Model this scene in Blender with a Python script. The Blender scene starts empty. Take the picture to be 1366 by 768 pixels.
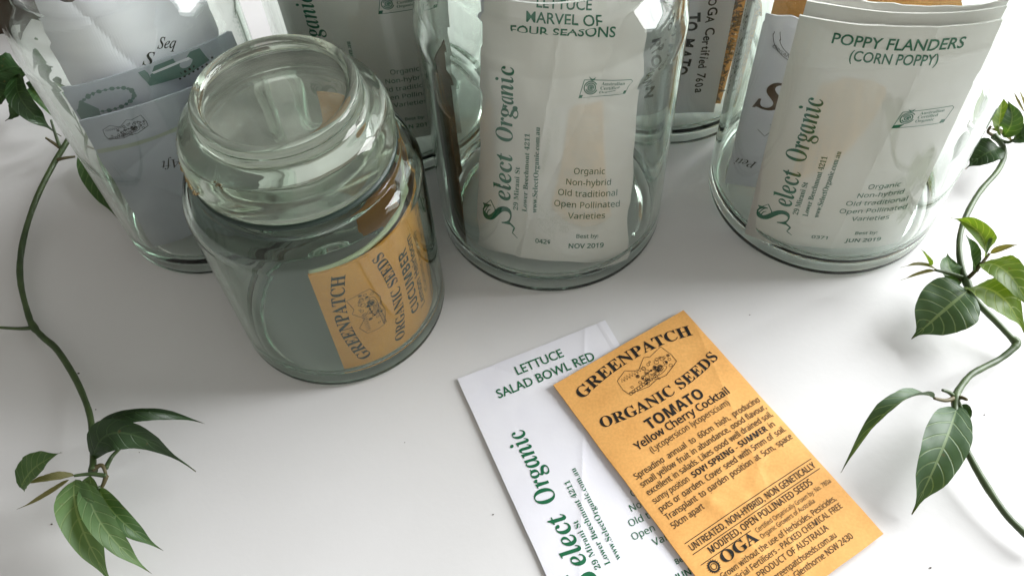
import bpy, math, random
from mathutils import Vector, Matrix, noise
R = math.radians
S = bpy.context.scene
COL = S.collection

# ------------------------------------------------------------------ camera
cd = bpy.data.cameras.new('camera')
cam = bpy.data.objects.new('camera', cd)
COL.objects.link(cam)
S.camera = cam
TH, RO = R(55.4668), R(-3.7351)
fw = Vector((0, math.cos(TH), -math.sin(TH)))
up0 = Vector((0, math.sin(TH), math.cos(TH)))
rt0 = Vector((1, 0, 0))
rt = rt0 * math.cos(RO) + up0 * math.sin(RO)
up = up0 * math.cos(RO) - rt0 * math.sin(RO)
cam.matrix_world = Matrix(((rt.x, up.x, -fw.x, 0), (rt.y, up.y, -fw.y, 0),
                           (rt.z, up.z, -fw.z, 0.3658), (0, 0, 0, 1)))
cd.sensor_fit = 'HORIZONTAL'
cd.sensor_width = 36
cd.lens = 36 * 1183.42 / 1366
cd.clip_start = 0.01
cd.clip_end = 200

# ------------------------------------------------------------------ light
W = bpy.data.worlds.new('World')
S.world = W
W.use_nodes = True
wn = W.node_tree.nodes
wl = W.node_tree.links
bg = wn['Background']
tc = wn.new('ShaderNodeTexCoord')
sp = wn.new('ShaderNodeSeparateXYZ')
wl.new(tc.outputs['Generated'], sp.inputs[0])
def wm(op, a, b=None, c=None):
    q = wn.new('ShaderNodeMath'); q.operation = op
    for i, x in enumerate((a, b, c)):
        if x is None: continue
        if isinstance(x, (int, float)): q.inputs[i].default_value = x
        else: wl.new(x, q.inputs[i])
    return q.outputs[0]
def wcol(fac, col, prev):
    q = wn.new('ShaderNodeMix'); q.data_type = 'RGBA'; q.blend_type = 'ADD'
    wl.new(fac, q.inputs['Factor'])
    if isinstance(prev, tuple): q.inputs['A'].default_value = prev
    else: wl.new(prev, q.inputs['A'])
    q.inputs['B'].default_value = col
    return q.outputs['Result']
nz = wn.new('ShaderNodeTexNoise')            # uneven walls and furniture of the dim room
nz.inputs['Scale'].default_value = 1.8
nz.inputs['Detail'].default_value = 0
wl.new(tc.outputs['Generated'], nz.inputs['Vector'])
nv = wn.new('ShaderNodeMapRange'); wl.new(nz.outputs['Fac'], nv.inputs['Value'])
nv.inputs['From Min'].default_value = .35; nv.inputs['From Max'].default_value = .65
nv.inputs['To Min'].default_value = .62; nv.inputs['To Max'].default_value = 1.32
front = wm('MULTIPLY', wm('POWER', wm('MAXIMUM', wm('MULTIPLY', sp.outputs['Y'], -1.0), 0.0), 1.2), nv.outputs[0])
right = wm('MULTIPLY', wm('POWER', wm('MAXIMUM', sp.outputs['X'], 0.0), 1.5), nv.outputs[0])
topl = wm('MULTIPLY', wm('POWER', wm('MAXIMUM', sp.outputs['Z'], 0.0), 0.8), nv.outputs[0])
col = wcol(front, (0.80, 0.74, 0.63, 1), (0.045, 0.042, 0.034, 1))
col = wcol(right, (0.55, 0.57, 0.60, 1), col)
col = wcol(topl, (0.80, 0.775, 0.74, 1), col)
wl.new(col, bg.inputs['Color'])
bg.inputs['Strength'].default_value = 0.46

def window_lamp(name, loc, target, sx, sy, power, col):
    l = bpy.data.lights.new(name, 'AREA')
    l.shape = 'RECTANGLE'; l.size = sx; l.size_y = sy
    l.energy = power; l.color = col
    o = bpy.data.objects.new(name, l)
    COL.objects.link(o)
    o.location = loc
    o.rotation_euler = (Vector(target) - Vector(loc)).to_track_quat('-Z', 'Y').to_euler()
    return o
# the window that stands to the right and slightly behind: two panes with a mullion between
WC = Vector((1.70, 0.85, 0.95))
wdir = (Vector((0.05, 0.28, 0.0)) - WC).normalized()
wside = wdir.cross(Vector((0, 0, 1))).normalized()
for s_ in (-1, 1):
    c_ = WC + wside * s_ * 0.40
    window_lamp('window_pane_lamp', c_, c_ + wdir, 0.72, 1.25, 53.0, (0.975, 0.985, 1.0))

S.view_settings.view_transform = 'Standard'
S.view_settings.look = 'None'
S.view_settings.exposure = 0.14
S.view_settings.gamma = 1.0
S.view_settings.use_curve_mapping = False
S.render.engine = 'CYCLES'
cy = S.cycles
cy.use_denoising = True
try: cy.denoiser = 'OPENIMAGEDENOISE'
except Exception: pass
cy.max_bounces = 24; cy.transmission_bounces = 20; cy.glossy_bounces = 8; cy.diffuse_bounces = 5
cy.transparent_max_bounces = 16
cy.caustics_refractive = True; cy.caustics_reflective = False
cy.blur_glossy = 0.6
cy.sample_clamp_indirect = 6.0
cy.use_adaptive_sampling = False

# ------------------------------------------------------------------ materials
def mat(name):
    m = bpy.data.materials.new(name); m.use_nodes = True
    return m, m.node_tree.nodes, m.node_tree.links, m.node_tree.nodes['Principled BSDF']

def simple(name, col, rough=0.5, spec=0.5):
    m, n, l, b = mat(name)
    b.inputs['Base Color'].default_value = (*col, 1)
    b.inputs['Roughness'].default_value = rough
    b.inputs['Specular IOR Level'].default_value = spec
    return m

def paper(name, c1, c2, nscale, bump, rough=0.7, fibre=None):
    m, n, l, b = mat(name)
    t = n.new('ShaderNodeTexCoord')
    a = n.new('ShaderNodeTexNoise'); a.inputs['Scale'].default_value = nscale; a.inputs['Detail'].default_value = 6
    l.new(t.outputs['Object'], a.inputs['Vector'])
    r = n.new('ShaderNodeValToRGB')
    r.color_ramp.elements[0].position = 0.3; r.color_ramp.elements[0].color = (*c1, 1)
    r.color_ramp.elements[1].position = 0.72; r.color_ramp.elements[1].color = (*c2, 1)
    l.new(a.outputs['Fac'], r.inputs[0])
    src = r.outputs[0]
    f = n.new('ShaderNodeTexNoise'); f.inputs['Scale'].default_value = 900; f.inputs['Detail'].default_value = 3
    l.new(t.outputs['Object'], f.inputs['Vector'])
    if fibre:
        mx = n.new('ShaderNodeMix'); mx.data_type = 'RGBA'; mx.blend_type = 'MULTIPLY'
        mp = n.new('ShaderNodeMapRange'); mp.inputs['From Min'].default_value = .35; mp.inputs['From Max'].default_value = .65
        mp.inputs['To Min'].default_value = 1 - fibre; mp.inputs['To Max'].default_value = 1.0
        l.new(f.outputs['Fac'], mp.inputs['Value'])
        mx.inputs['Factor'].default_value = 1
        l.new(src, mx.inputs['A']); l.new(mp.outputs[0], mx.inputs['B'])
        src = mx.outputs['Result']
    l.new(src, b.inputs['Base Color'])
    b.inputs['Roughness'].default_value = rough
    b.inputs['Specular IOR Level'].default_value = 0.25
    bp = n.new('ShaderNodeBump'); bp.inputs['Strength'].default_value = bump; bp.inputs['Distance'].default_value = 0.0004
    g = n.new('ShaderNodeTexNoise'); g.inputs['Scale'].default_value = 120; g.inputs['Detail'].default_value = 5
    l.new(t.outputs['Object'], g.inputs['Vector'])
    l.new(g.outputs['Fac'], bp.inputs['Height'])
    l.new(bp.outputs[0], b.inputs['Normal'])
    return m

M = {}
M['white_paper'] = paper('white_paper', (.77, .775, .84), (.82, .825, .87), 40, .35)
M['grey_paper'] = paper('grey_paper', (.67, .68, .74), (.76, .77, .82), 30, .4)
M['bluegrey_paper'] = paper('bluegrey_paper', (.34, .37, .43), (.47, .50, .56), 34, .5)
M['warm_white_paper'] = paper('warm_white_paper', (.80, .782, .75), (.85, .835, .81), 40, .4)
M['stripe_ink'] = simple('grey_green_stripe', (.36, .40, .32), .6, .2)
M['cream_paper'] = paper('cream_paper', (.62, .60, .53), (.72, .70, .64), 30, .35)
M['kraft'] = paper('kraft', (.75, .385, .112), (.83, .445, .138), 70, .55, .62, .10)
M['brown_kraft'] = paper('brown_kraft', (.22, .115, .05), (.34, .18, .08), 45, .5, .7, .15)
M['dark_brown'] = paper('dark_brown', (.045, .032, .022), (.085, .06, .04), 45, .5, .6)
M['pale_green_paper'] = paper('pale_green_paper', (.50, .56, .34), (.58, .63, .42), 50, .3)
M['green_ink'] = simple('green_ink', (.012, .13, .055), .6, .2)
M['dark_green_ink'] = simple('dark_green_ink', (.010, .14, .072), .6, .2)
M['cucumber_ink'] = simple('dark_bottle_green_ink', (.010, .030, .020), .6, .2)
M['kraft_lifted'] = paper('kraft_lifted_for_glass', (.80, .37, .075), (.88, .43, .095), 70, .5, .62, .08)  # kraft copy with brightness painted in to offset dimming by the jar glass
M['bluegreen_ink'] = simple('bluegreen_ink', (.09, .17, .15), .6, .2)
M['wood'] = paper('dark_wood', (.030, .018, .010), (.065, .038, .020), 25, .6, .5, .2)
M['black_ink'] = simple('black_ink', (.018, .017, .015), .6, .2)
M['brown_ink'] = simple('brown_ink', (.09, .05, .025), .6, .2)
M['white_ink'] = simple('white_ink', (.72, .74, .74), .6, .2)

def table_mat():
    m, n, l, b = mat('white_laminate')
    t = n.new('ShaderNodeTexCoord')
    a = n.new('ShaderNodeTexNoise'); a.inputs['Scale'].default_value = 9; a.inputs['Detail'].default_value = 7
    l.new(t.outputs['Object'], a.inputs['Vector'])
    r = n.new('ShaderNodeValToRGB')
    r.color_ramp.elements[0].position = .25; r.color_ramp.elements[0].color = (.655, .655, .65, 1)
    r.color_ramp.elements[1].position = .7; r.color_ramp.elements[1].color = (.72, .72, .72, 1)
    l.new(a.outputs['Fac'], r.inputs[0])
    v = n.new('ShaderNodeTexVoronoi'); v.inputs['Scale'].default_value = 46     # a few specks of dust
    l.new(t.outputs['Object'], v.inputs['Vector'])
    c = n.new('ShaderNodeMath'); c.operation = 'LESS_THAN'; c.inputs[1].default_value = 0.022
    l.new(v.outputs['Distance'], c.inputs[0])
    w = n.new('ShaderNodeTexWhiteNoise'); l.new(v.outputs['Position'], w.inputs['Vector'])
    c2 = n.new('ShaderNodeMath'); c2.operation = 'GREATER_THAN'; c2.inputs[1].default_value = 0.80
    l.new(w.outputs['Value'], c2.inputs[0])
    c3 = n.new('ShaderNodeMath'); c3.operation = 'MULTIPLY'
    l.new(c.outputs[0], c3.inputs[0]); l.new(c2.outputs[0], c3.inputs[1])
    mx = n.new('ShaderNodeMix'); mx.data_type = 'RGBA'
    l.new(c3.outputs[0], mx.inputs['Factor']); l.new(r.outputs[0], mx.inputs['A'])
    mx.inputs['B'].default_value = (.16, .13, .10, 1)
    l.new(mx.outputs['Result'], b.inputs['Base Color'])
    f = n.new('ShaderNodeTexNoise'); f.inputs['Scale'].default_value = 260; f.inputs['Detail'].default_value = 3
    l.new(t.outputs['Object'], f.inputs['Vector'])
    bp = n.new('ShaderNodeBump'); bp.inputs['Strength'].default_value = .10; bp.inputs['Distance'].default_value = .0006
    l.new(f.outputs['Fac'], bp.inputs['Height']); l.new(bp.outputs[0], b.inputs['Normal'])
    sm = n.new('ShaderNodeTexNoise'); sm.inputs['Scale'].default_value = 14; sm.inputs['Detail'].default_value = 8; sm.inputs['Distortion'].default_value = 1.2
    l.new(t.outputs['Object'], sm.inputs['Vector'])
    rr = n.new('ShaderNodeMapRange'); l.new(sm.outputs['Fac'], rr.inputs['Value'])     # wiped smears
    rr.inputs['From Min'].default_value = .3; rr.inputs['From Max'].default_value = .7
    rr.inputs['To Min'].default_value = .30; rr.inputs['To Max'].default_value = .52
    l.new(rr.outputs[0], b.inputs['Roughness'])
    b.inputs['Specular IOR Level'].default_value = .35
    return m
M['table'] = table_mat()

def glass_mat(name, tint, bump=.03, rough=0.0, film=0.0, dens=18):
    m, n, l, b = mat(name)
    n.remove(b)
    g = n.new('ShaderNodeBsdfGlass'); g.inputs['IOR'].default_value = 1.40
    g.inputs['Roughness'].default_value = rough
    g.inputs['Color'].default_value = (*tint, 1)
    t = n.new('ShaderNodeTexCoord')
    a = n.new('ShaderNodeTexNoise'); a.inputs['Scale'].default_value = 26; a.inputs['Detail'].default_value = 2
    l.new(t.outputs['Object'], a.inputs['Vector'])
    bp = n.new('ShaderNodeBump'); bp.inputs['Strength'].default_value = bump; bp.inputs['Distance'].default_value = .002
    l.new(a.outputs['Fac'], bp.inputs['Height']); l.new(bp.outputs[0], g.inputs['Normal'])
    va = n.new('ShaderNodeVolumeAbsorption')
    va.inputs['Color'].default_value = (.66, .85, .75, 1); va.inputs['Density'].default_value = dens
    o = n['Material Output']
    if film:                       # clouded, dusty film; its pale diffuse also stands in for the room's reflection
        d = n.new('ShaderNodeBsdfDiffuse'); d.inputs['Color'].default_value = (.50, .53, .45, 1)
        ms = n.new('ShaderNodeMixShader')
        a2 = n.new('ShaderNodeTexNoise'); a2.inputs['Scale'].default_value = 60; a2.inputs['Detail'].default_value = 6
        l.new(t.outputs['Object'], a2.inputs['Vector'])
        mp = n.new('ShaderNodeMapRange'); l.new(a2.outputs['Fac'], mp.inputs['Value'])
        mp.inputs['From Min'].default_value = .3; mp.inputs['From Max'].default_value = .75
        mp.inputs['To Min'].default_value = film * .35; mp.inputs['To Max'].default_value = film * 1.7
        ge = n.new('ShaderNodeNewGeometry'); sz = n.new('ShaderNodeSeparateXYZ'); l.new(ge.outputs['True Normal'], sz.inputs[0])
        du = n.new('ShaderNodeMapRange'); l.new(sz.outputs['Z'], du.inputs['Value'])     # dust and painted reflection strongest on what faces up
        du.inputs['From Min'].default_value = .80; du.inputs['From Max'].default_value = .97
        du.inputs['To Min'].default_value = .5; du.inputs['To Max'].default_value = 2.3
        mu = n.new('ShaderNodeMath'); mu.operation = 'MULTIPLY'; l.new(mp.outputs[0], mu.inputs[0]); l.new(du.outputs[0], mu.inputs[1])
        l.new(mu.outputs[0], ms.inputs[0]); l.new(g.outputs[0], ms.inputs[1]); l.new(d.outputs[0], ms.inputs[2])
        l.new(ms.outputs[0], o.inputs['Surface'])
    else: l.new(g.outputs[0], o.inputs['Surface'])
    l.new(va.outputs[0], o.inputs['Volume'])
    return m
M['lid_glass'] = glass_mat('clouded_lid_glass', (.955, .96, .935), .20, .015, .075, 8)
M['shade_tinted_glass'] = glass_mat('green_tinged_shade_glass', (.915, .94, .92), .0, 0, 0, 22)  # tint deepened to paint the small jar's shaded interior into its glass
M['dark_ring'] = simple('dark_green_ring', (.012, .03, .022), .45)  # dark green ring set in the gap below the lid
M['glass'] = glass_mat('clear_green_tinged_glass', (.985, .995, .985))

def leaf_mat(name, c1, c2, vein, transl, rough):
    m, n, l, b = mat(name)
    uv = n.new('ShaderNodeUVMap'); uv.uv_map = 'leaf'
    s = n.new('ShaderNodeSeparateXYZ'); l.new(uv.outputs[0], s.inputs[0])
    def math_(op, a, b_=None, c_=None):
        q = n.new('ShaderNodeMath'); q.operation = op
        for i_, x in enumerate((a, b_, c_)):
            if x is None: continue
            if isinstance(x, (int, float)): q.inputs[i_].default_value = x
            else: l.new(x, q.inputs[i_])
        return q.outputs[0]
    U = s.outputs['X']; Vc = s.outputs['Y']
    v = math_('ABSOLUTE', math_('MULTIPLY_ADD', Vc, 2.0, -1.0))
    mid = math_('LESS_THAN', v, 0.055)
    curve = math_('POWER', v, 1.35)
    ph = math_('FRACT', math_('MULTIPLY', math_('MULTIPLY_ADD', curve, -0.17, U), 8.0))
    lat = math_('SMOOTH_MIN', math_('ABSOLUTE', math_('SUBTRACT', ph, 0.5)), 1.0, 0.0)
    mr1 = n.new('ShaderNodeMapRange'); l.new(lat, mr1.inputs['Value'])
    mr1.inputs['From Min'].default_value = 0.03; mr1.inputs['From Max'].default_value = 0.085
    mr1.inputs['To Min'].default_value = 0.75; mr1.inputs['To Max'].default_value = 0.0
    vv = math_('MAXIMUM', mid, mr1.outputs[0])
    t = n.new('ShaderNodeTexCoord')
    a = n.new('ShaderNodeTexNoise'); a.inputs['Scale'].default_value = 70; a.inputs['Detail'].default_value = 5
    l.new(t.outputs['Object'], a.inputs['Vector'])
    r = n.new('ShaderNodeValToRGB')
    r.color_ramp.elements[0].position = .3; r.color_ramp.elements[0].color = (*c1, 1)
    r.color_ramp.elements[1].position = .7; r.color_ramp.elements[1].color = (*c2, 1)
    l.new(a.outputs['Fac'], r.inputs[0])
    mx = n.new('ShaderNodeMix'); mx.data_type = 'RGBA'
    l.new(math_('MULTIPLY', vv, 0.6), mx.inputs['Factor']); l.new(r.outputs[0], mx.inputs['A']); mx.inputs['B'].default_value = (*vein, 1)
    tipf = n.new('ShaderNodeMapRange'); l.new(math_('MULTIPLY_ADD', a.outputs['Fac'], 0.10, U), tipf.inputs['Value'])
    tipf.inputs['From Min'].default_value = 0.985; tipf.inputs['From Max'].default_value = 1.06
    tipf.inputs['To Max'].default_value = 0.75
    sn = n.new('ShaderNodeTexNoise'); sn.inputs['Scale'].default_value = 260; sn.inputs['Detail'].default_value = 2
    l.new(t.outputs['Object'], sn.inputs['Vector'])
    spot = n.new('ShaderNodeMapRange'); l.new(sn.outputs['Fac'], spot.inputs['Value'])
    spot.inputs['From Min'].default_value = 0.70; spot.inputs['From Max'].default_value = 0.76; spot.inputs['To Max'].default_value = 0.55
    m2 = n.new('ShaderNodeMix'); m2.data_type = 'RGBA'
    l.new(math_('MAXIMUM', tipf.outputs[0], spot.outputs[0]), m2.inputs['Factor'])
    l.new(mx.outputs['Result'], m2.inputs['A']); m2.inputs['B'].default_value = (.10, .07, .025, 1)
    mx = m2
    l.new(mx.outputs['Result'], b.inputs['Base Color'])
    b.inputs['Roughness'].default_value = rough
    bp = n.new('ShaderNodeBump'); bp.inputs['Strength'].default_value = .5; bp.inputs['Distance'].default_value = .0006; bp.invert = True
    hs = math_('MULTIPLY_ADD', a.outputs['Fac'], 0.4, vv)
    l.new(hs, bp.inputs['Height']); l.new(bp.outputs[0], b.inputs['Normal'])
    tr = n.new('ShaderNodeBsdfTranslucent')
    hv = n.new('ShaderNodeMix'); hv.data_type = 'RGBA'; hv.blend_type = 'MULTIPLY'; hv.inputs['Factor'].default_value = 1
    l.new(mx.outputs['Result'], hv.inputs['A']); hv.inputs['B'].default_value = (2.3, 2.1, 0.6, 1)
    l.new(hv.outputs['Result'], tr.inputs['Color'])
    ms = n.new('ShaderNodeMixShader'); ms.inputs[0].default_value = transl
    l.new(b.outputs[0], ms.inputs[1]); l.new(tr.outputs[0], ms.inputs[2])
    l.new(ms.outputs[0], n['Material Output'].inputs['Surface'])
    return m
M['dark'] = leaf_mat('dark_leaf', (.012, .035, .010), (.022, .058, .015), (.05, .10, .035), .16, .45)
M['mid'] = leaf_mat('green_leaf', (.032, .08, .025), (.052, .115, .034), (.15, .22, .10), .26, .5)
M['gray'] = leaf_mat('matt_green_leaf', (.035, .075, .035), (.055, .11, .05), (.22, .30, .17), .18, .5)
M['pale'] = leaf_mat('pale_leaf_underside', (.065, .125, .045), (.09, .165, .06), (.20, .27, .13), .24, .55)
M['lit'] = leaf_mat('lit_leaf', (.065, .125, .018), (.10, .165, .026), (.24, .31, .10), .42, .46)  # window light painted into the leaf colour as a brighter, yellower green
M['bud'] = leaf_mat('brown_bud', (.13, .14, .06), (.20, .19, .09), (.26, .24, .13), .2, .5)

def stem_mat():
    m, n, l, b = mat('vine_stem')
    t = n.new('ShaderNodeTexCoord')
    a = n.new('ShaderNodeTexNoise'); a.inputs['Scale'].default_value = 90; a.inputs['Detail'].default_value = 5
    l.new(t.outputs['Object'], a.inputs['Vector'])
    r = n.new('ShaderNodeValToRGB')
    r.color_ramp.elements[0].position = .3; r.color_ramp.elements[0].color = (.030, .055, .016, 1)
    r.color_ramp.elements[1].position = .75; r.color_ramp.elements[1].color = (.075, .12, .038, 1)
    l.new(a.outputs['Fac'], r.inputs[0]); l.new(r.outputs[0], b.inputs['Base Color'])
    b.inputs['Roughness'].default_value = .45
    bp = n.new('ShaderNodeBump'); bp.inputs['Strength'].default_value = .4; bp.inputs['Distance'].default_value = .0008
    l.new(a.outputs['Fac'], bp.inputs['Height']); l.new(bp.outputs[0], b.inputs['Normal'])
    return m
M['stem'] = stem_mat()
M['twig'] = simple('brown_twig', (.09, .075, .03), .55)
M['residue'] = paper('brown_residue', (.17, .11, .05), (.34, .25, .13), 600, 1.0, .8)
M['husk'] = paper('seed_husk', (.085, .052, .028), (.24, .155, .085), 300, 1.0, .7)

# ------------------------------------------------------------------ helpers
def obj(name, verts, faces, mats, parent=None, smooth=False, loc=None, mi=None, uvs=None):
    me = bpy.data.meshes.new(name)
    if loc is not None:
        L_ = Vector(loc); verts = [Vector(v) - L_ for v in verts]
    me.from_pydata([tuple(v) for v in verts], [], faces)
    for m in (mats if isinstance(mats, (list, tuple)) else [mats]): me.materials.append(M[m])
    if mi: me.polygons.foreach_set('material_index', mi)
    if smooth: me.polygons.foreach_set('use_smooth', [True] * len(me.polygons))
    if uvs:
        ul = me.uv_layers.new(name='leaf')
        for lp in me.loops: ul.data[lp.index].uv = uvs[lp.vertex_index]
    me.update()
    o = bpy.data.objects.new(name, me); COL.objects.link(o)
    if loc is not None: o.location = loc
    if parent is not None:
        o.parent = parent
        if loc is None: o.location = -Vector(parent.location)      # part vertices are given in world space
        else: o.location = Vector(loc) - Vector(parent.location)
    return o

def thing(name, label, cat, loc, group=None):
    o = bpy.data.objects.new(name, None); COL.objects.link(o)
    o.empty_display_size = 0.02
    o.location = loc; o['label'] = label; o['category'] = cat
    if group: o['group'] = group
    return o

def lathe(profile, n, c):
    """closed profile [(r, z)...] revolved about a vertical axis at c; r = 0 points become poles"""
    vs, fs, rings = [], [], []
    for r, z in profile:
        if r < 1e-6:
            rings.append([len(vs)]); vs.append((c[0], c[1], c[2] + z))
        else:
            rings.append(list(range(len(vs), len(vs) + n)))
            for i in range(n):
                a = 2 * math.pi * i / n
                vs.append((c[0] + r * math.cos(a), c[1] + r * math.sin(a), c[2] + z))
    for A, B in zip(rings[:-1], rings[1:]):
        for i in range(n):
            j = (i + 1) % n
            if len(A) == 1 and len(B) == 1: continue
            if len(A) == 1: fs.append((A[0], B[j], B[i]))
            elif len(B) == 1: fs.append((A[i], A[j], B[0]))
            else: fs.append((A[i], A[j], B[j], B[i]))
    return vs, fs

def spline(pts, per=8):
    """Catmull-Rom through a list of tuples of any length"""
    out = []
    P_ = [pts[0]] + list(pts) + [pts[-1]]
    for i in range(1, len(P_) - 2):
        p0, p1, p2, p3 = P_[i - 1:i + 3]
        for k_ in range(per):
            t = k_ / per
            out.append(tuple(.5 * (2 * b + (c - a) * t + (2 * a - 5 * b + 4 * c - d) * t * t + (3 * b - a - 3 * c + d) * t ** 3)
                             for a, b, c, d in zip(p0, p1, p2, p3)))
    out.append(tuple(pts[-1]))
    return out

def tube(path, radii, n=10):
    vs, fs = [], []
    P_ = [Vector(p) for p in path]
    prev = None
    for i, p in enumerate(P_):
        t = (P_[min(i + 1, len(P_) - 1)] - P_[max(i - 1, 0)]).normalized()
        s = t.cross(Vector((0, 0, 1)))
        if s.length < 1e-4: s = Vector((1, 0, 0))
        s.normalize(); u = s.cross(t)
        r = radii[i] if isinstance(radii, (list, tuple)) else radii
        for k_ in range(n):
            a = 2 * math.pi * k_ / n
            vs.append(p + s * math.cos(a) * r + u * math.sin(a) * r)
        if i:
            b0, b1 = (i - 1) * n, i * n
            for k_ in range(n):
                j = (k_ + 1) % n
                fs.append((b0 + k_, b0 + j, b1 + j, b1 + k_))
    fs.append(tuple(range(n))[::-1]); fs.append(tuple(range((len(P_) - 1) * n, len(P_) * n)))
    return vs, fs

def merge(parts):
    vs, fs = [], []
    for v, f in parts:
        o = len(vs); vs += list(v); fs += [tuple(i + o for i in q) for q in f]
    return vs, fs

# ------------------------------------------------------------------ lettering
STY = {'bold': (0x1D400, 0x1D41A, 0x1D7CE), 'bi': (0x1D468, 0x1D482, 0x1D7CE), 'it': (0x1D434, 0x1D44E, 0x1D7CE),
       'sb': (0x1D5D4, 0x1D5EE, 0x1D7EC), 'ss': (0x1D5A0, 0x1D5BA, 0x1D7E2), 'scr': (0x1D4D0, 0x1D4EA, 0x1D7CE)}
def styled(s, k_):
    if k_ not in STY: return s
    A, a, d = STY[k_]; out = ''
    for ch in s:
        if 'A' <= ch <= 'Z': out += chr(A + ord(ch) - 65)
        elif 'a' <= ch <= 'z': out += 'ℎ' if (k_ == 'it' and ch == 'h') else chr(a + ord(ch) - 97)
        elif '0' <= ch <= '9': out += chr(d + ord(ch) - 48)
        else: out += ch
    return out
CAPH = {}
TC = {}
def glyphs(s, k_, off=0.0):
    key = (s, k_, off)
    if key in TC: return TC[key]
    c = bpy.data.curves.new('t', 'FONT'); c.body = styled(s, k_); c.size = 1; c.resolution_u = 3; c.offset = off
    o = bpy.data.objects.new('t', c)
    me = bpy.data.meshes.new_from_object(o)
    vs = [(v.co.x, v.co.y) for v in me.vertices]; fs = [tuple(p.vertices) for p in me.polygons]
    bpy.data.objects.remove(o); bpy.data.curves.remove(c); bpy.data.meshes.remove(me)
    TC[key] = (vs, fs)
    return TC[key]
def caph(k_):
    if k_ not in CAPH: CAPH[k_] = max(v[1] for v in glyphs('H', k_)[0])
    return CAPH[k_]

class Print:
    """collects lettering and line work in packet millimetres (x right, y DOWN from the top edge)"""
    def __init__(s): s.v = {}; s.f = {}; s.k = 0
    def add(s, ink, vs, fs):
        V_ = s.v.setdefault(ink, []); F_ = s.f.setdefault(ink, []); o = len(V_)
        s.k += 1
        V_ += [(x, y, s.k % 12) for x, y in vs]; F_ += [tuple(i + o for i in q) for q in fs]
    def text(s, ink, txt, k_, x, y, h, w=None, al='l', sx=1.0, rot=0, shear=0.0, arc=None, off=0.0):
        """x, y baseline anchor; h capital height; w fitted width; rot degrees counter-clockwise; arc = sagitta in mm"""
        vs, fs = glyphs(txt, k_, off)
        if not vs: return
        q = h / caph(k_)
        x0 = min(v[0] for v in vs); x1 = max(v[0] for v in vs)
        if w: sx = w / ((x1 - x0) * q)
        tw_ = (x1 - x0) * q * sx
        ox = {'l': 0, 'c': -tw_ / 2, 'r': -tw_}[al]
        cr, sr = math.cos(R(rot)), math.sin(R(rot))
        out = []
        for a, b in vs:
            X = (a - x0) * q * sx + ox + shear * b * q; Y = b * q
            if arc:
                half = tw_ / 2; c0 = ox + half
                rad = (half * half + arc * arc) / (2 * abs(arc)); sg = 1 if arc > 0 else -1
                th = (X - c0) / rad
                rr = rad + sg * Y
                X, Y = c0 + rr * math.sin(th), sg * (rr * math.cos(th) - rad)
            out.append((x + X * cr - Y * sr, y - (X * sr + Y * cr)))
        s.add(ink, out, fs)
    def line(s, ink, pts, w, closed=False, step=4.0):
        p = [pts[0]]
        seq = list(pts[1:]) + ([pts[0]] if closed else [])
        for b in seq:
            a = p[-1]; n = max(1, int(math.dist(a, b) / step))
            p += [(a[0] + (b[0] - a[0]) * i / n, a[1] + (b[1] - a[1]) * i / n) for i in range(1, n + 1)]
        vs, fs = [], []
        for i, (x, y) in enumerate(p):
            a = p[max(i - 1, 0)]; b = p[min(i + 1, len(p) - 1)]
            dx, dy = b[0] - a[0], b[1] - a[1]; L_ = math.hypot(dx, dy) or 1
            ww = w[i * len(w) // len(p)] if isinstance(w, list) else w
            nx, ny = -dy / L_ * ww / 2, dx / L_ * ww / 2
            vs += [(x + nx, y + ny), (x - nx, y - ny)]
            if i: fs.append((2 * i - 2, 2 * i - 1, 2 * i + 1, 2 * i))
        s.add(ink, vs, fs)
    def fill(s, ink, pts): s.add(ink, list(pts), [tuple(range(len(pts)))])
    def ring(s, ink, x, y, r, w, n=20, a0=0, a1=360, ry=None):
        ry = ry or r
        s.line(ink, [(x + r * math.cos(R(a0 + (a1 - a0) * i / n)), y + ry * math.sin(R(a0 + (a1 - a0) * i / n))) for i in range(n + 1)], w, step=9)
    def disc(s, ink, x, y, r, n=14): s.fill(ink, [(x + r * math.cos(2 * math.pi * i / n), y + r * math.sin(2 * math.pi * i / n)) for i in range(n)])
    def build(s, surf, H_, parent, name='printed_lettering'):
        inks = list(s.v); vs, fs, mi = [], [], []
        for i_, ink in enumerate(inks):
            o = len(vs)
            for x, y, k_ in s.v[ink]: vs.append(surf.top(x / 1000, H_ - y / 1000, 0.00016 + k_ * 0.000004))
            fs += [tuple(i + o for i in q) for q in s.f[ink]]; mi += [i_] * len(s.f[ink])
        return obj(name, vs, fs, inks, parent, mi=mi)

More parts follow.
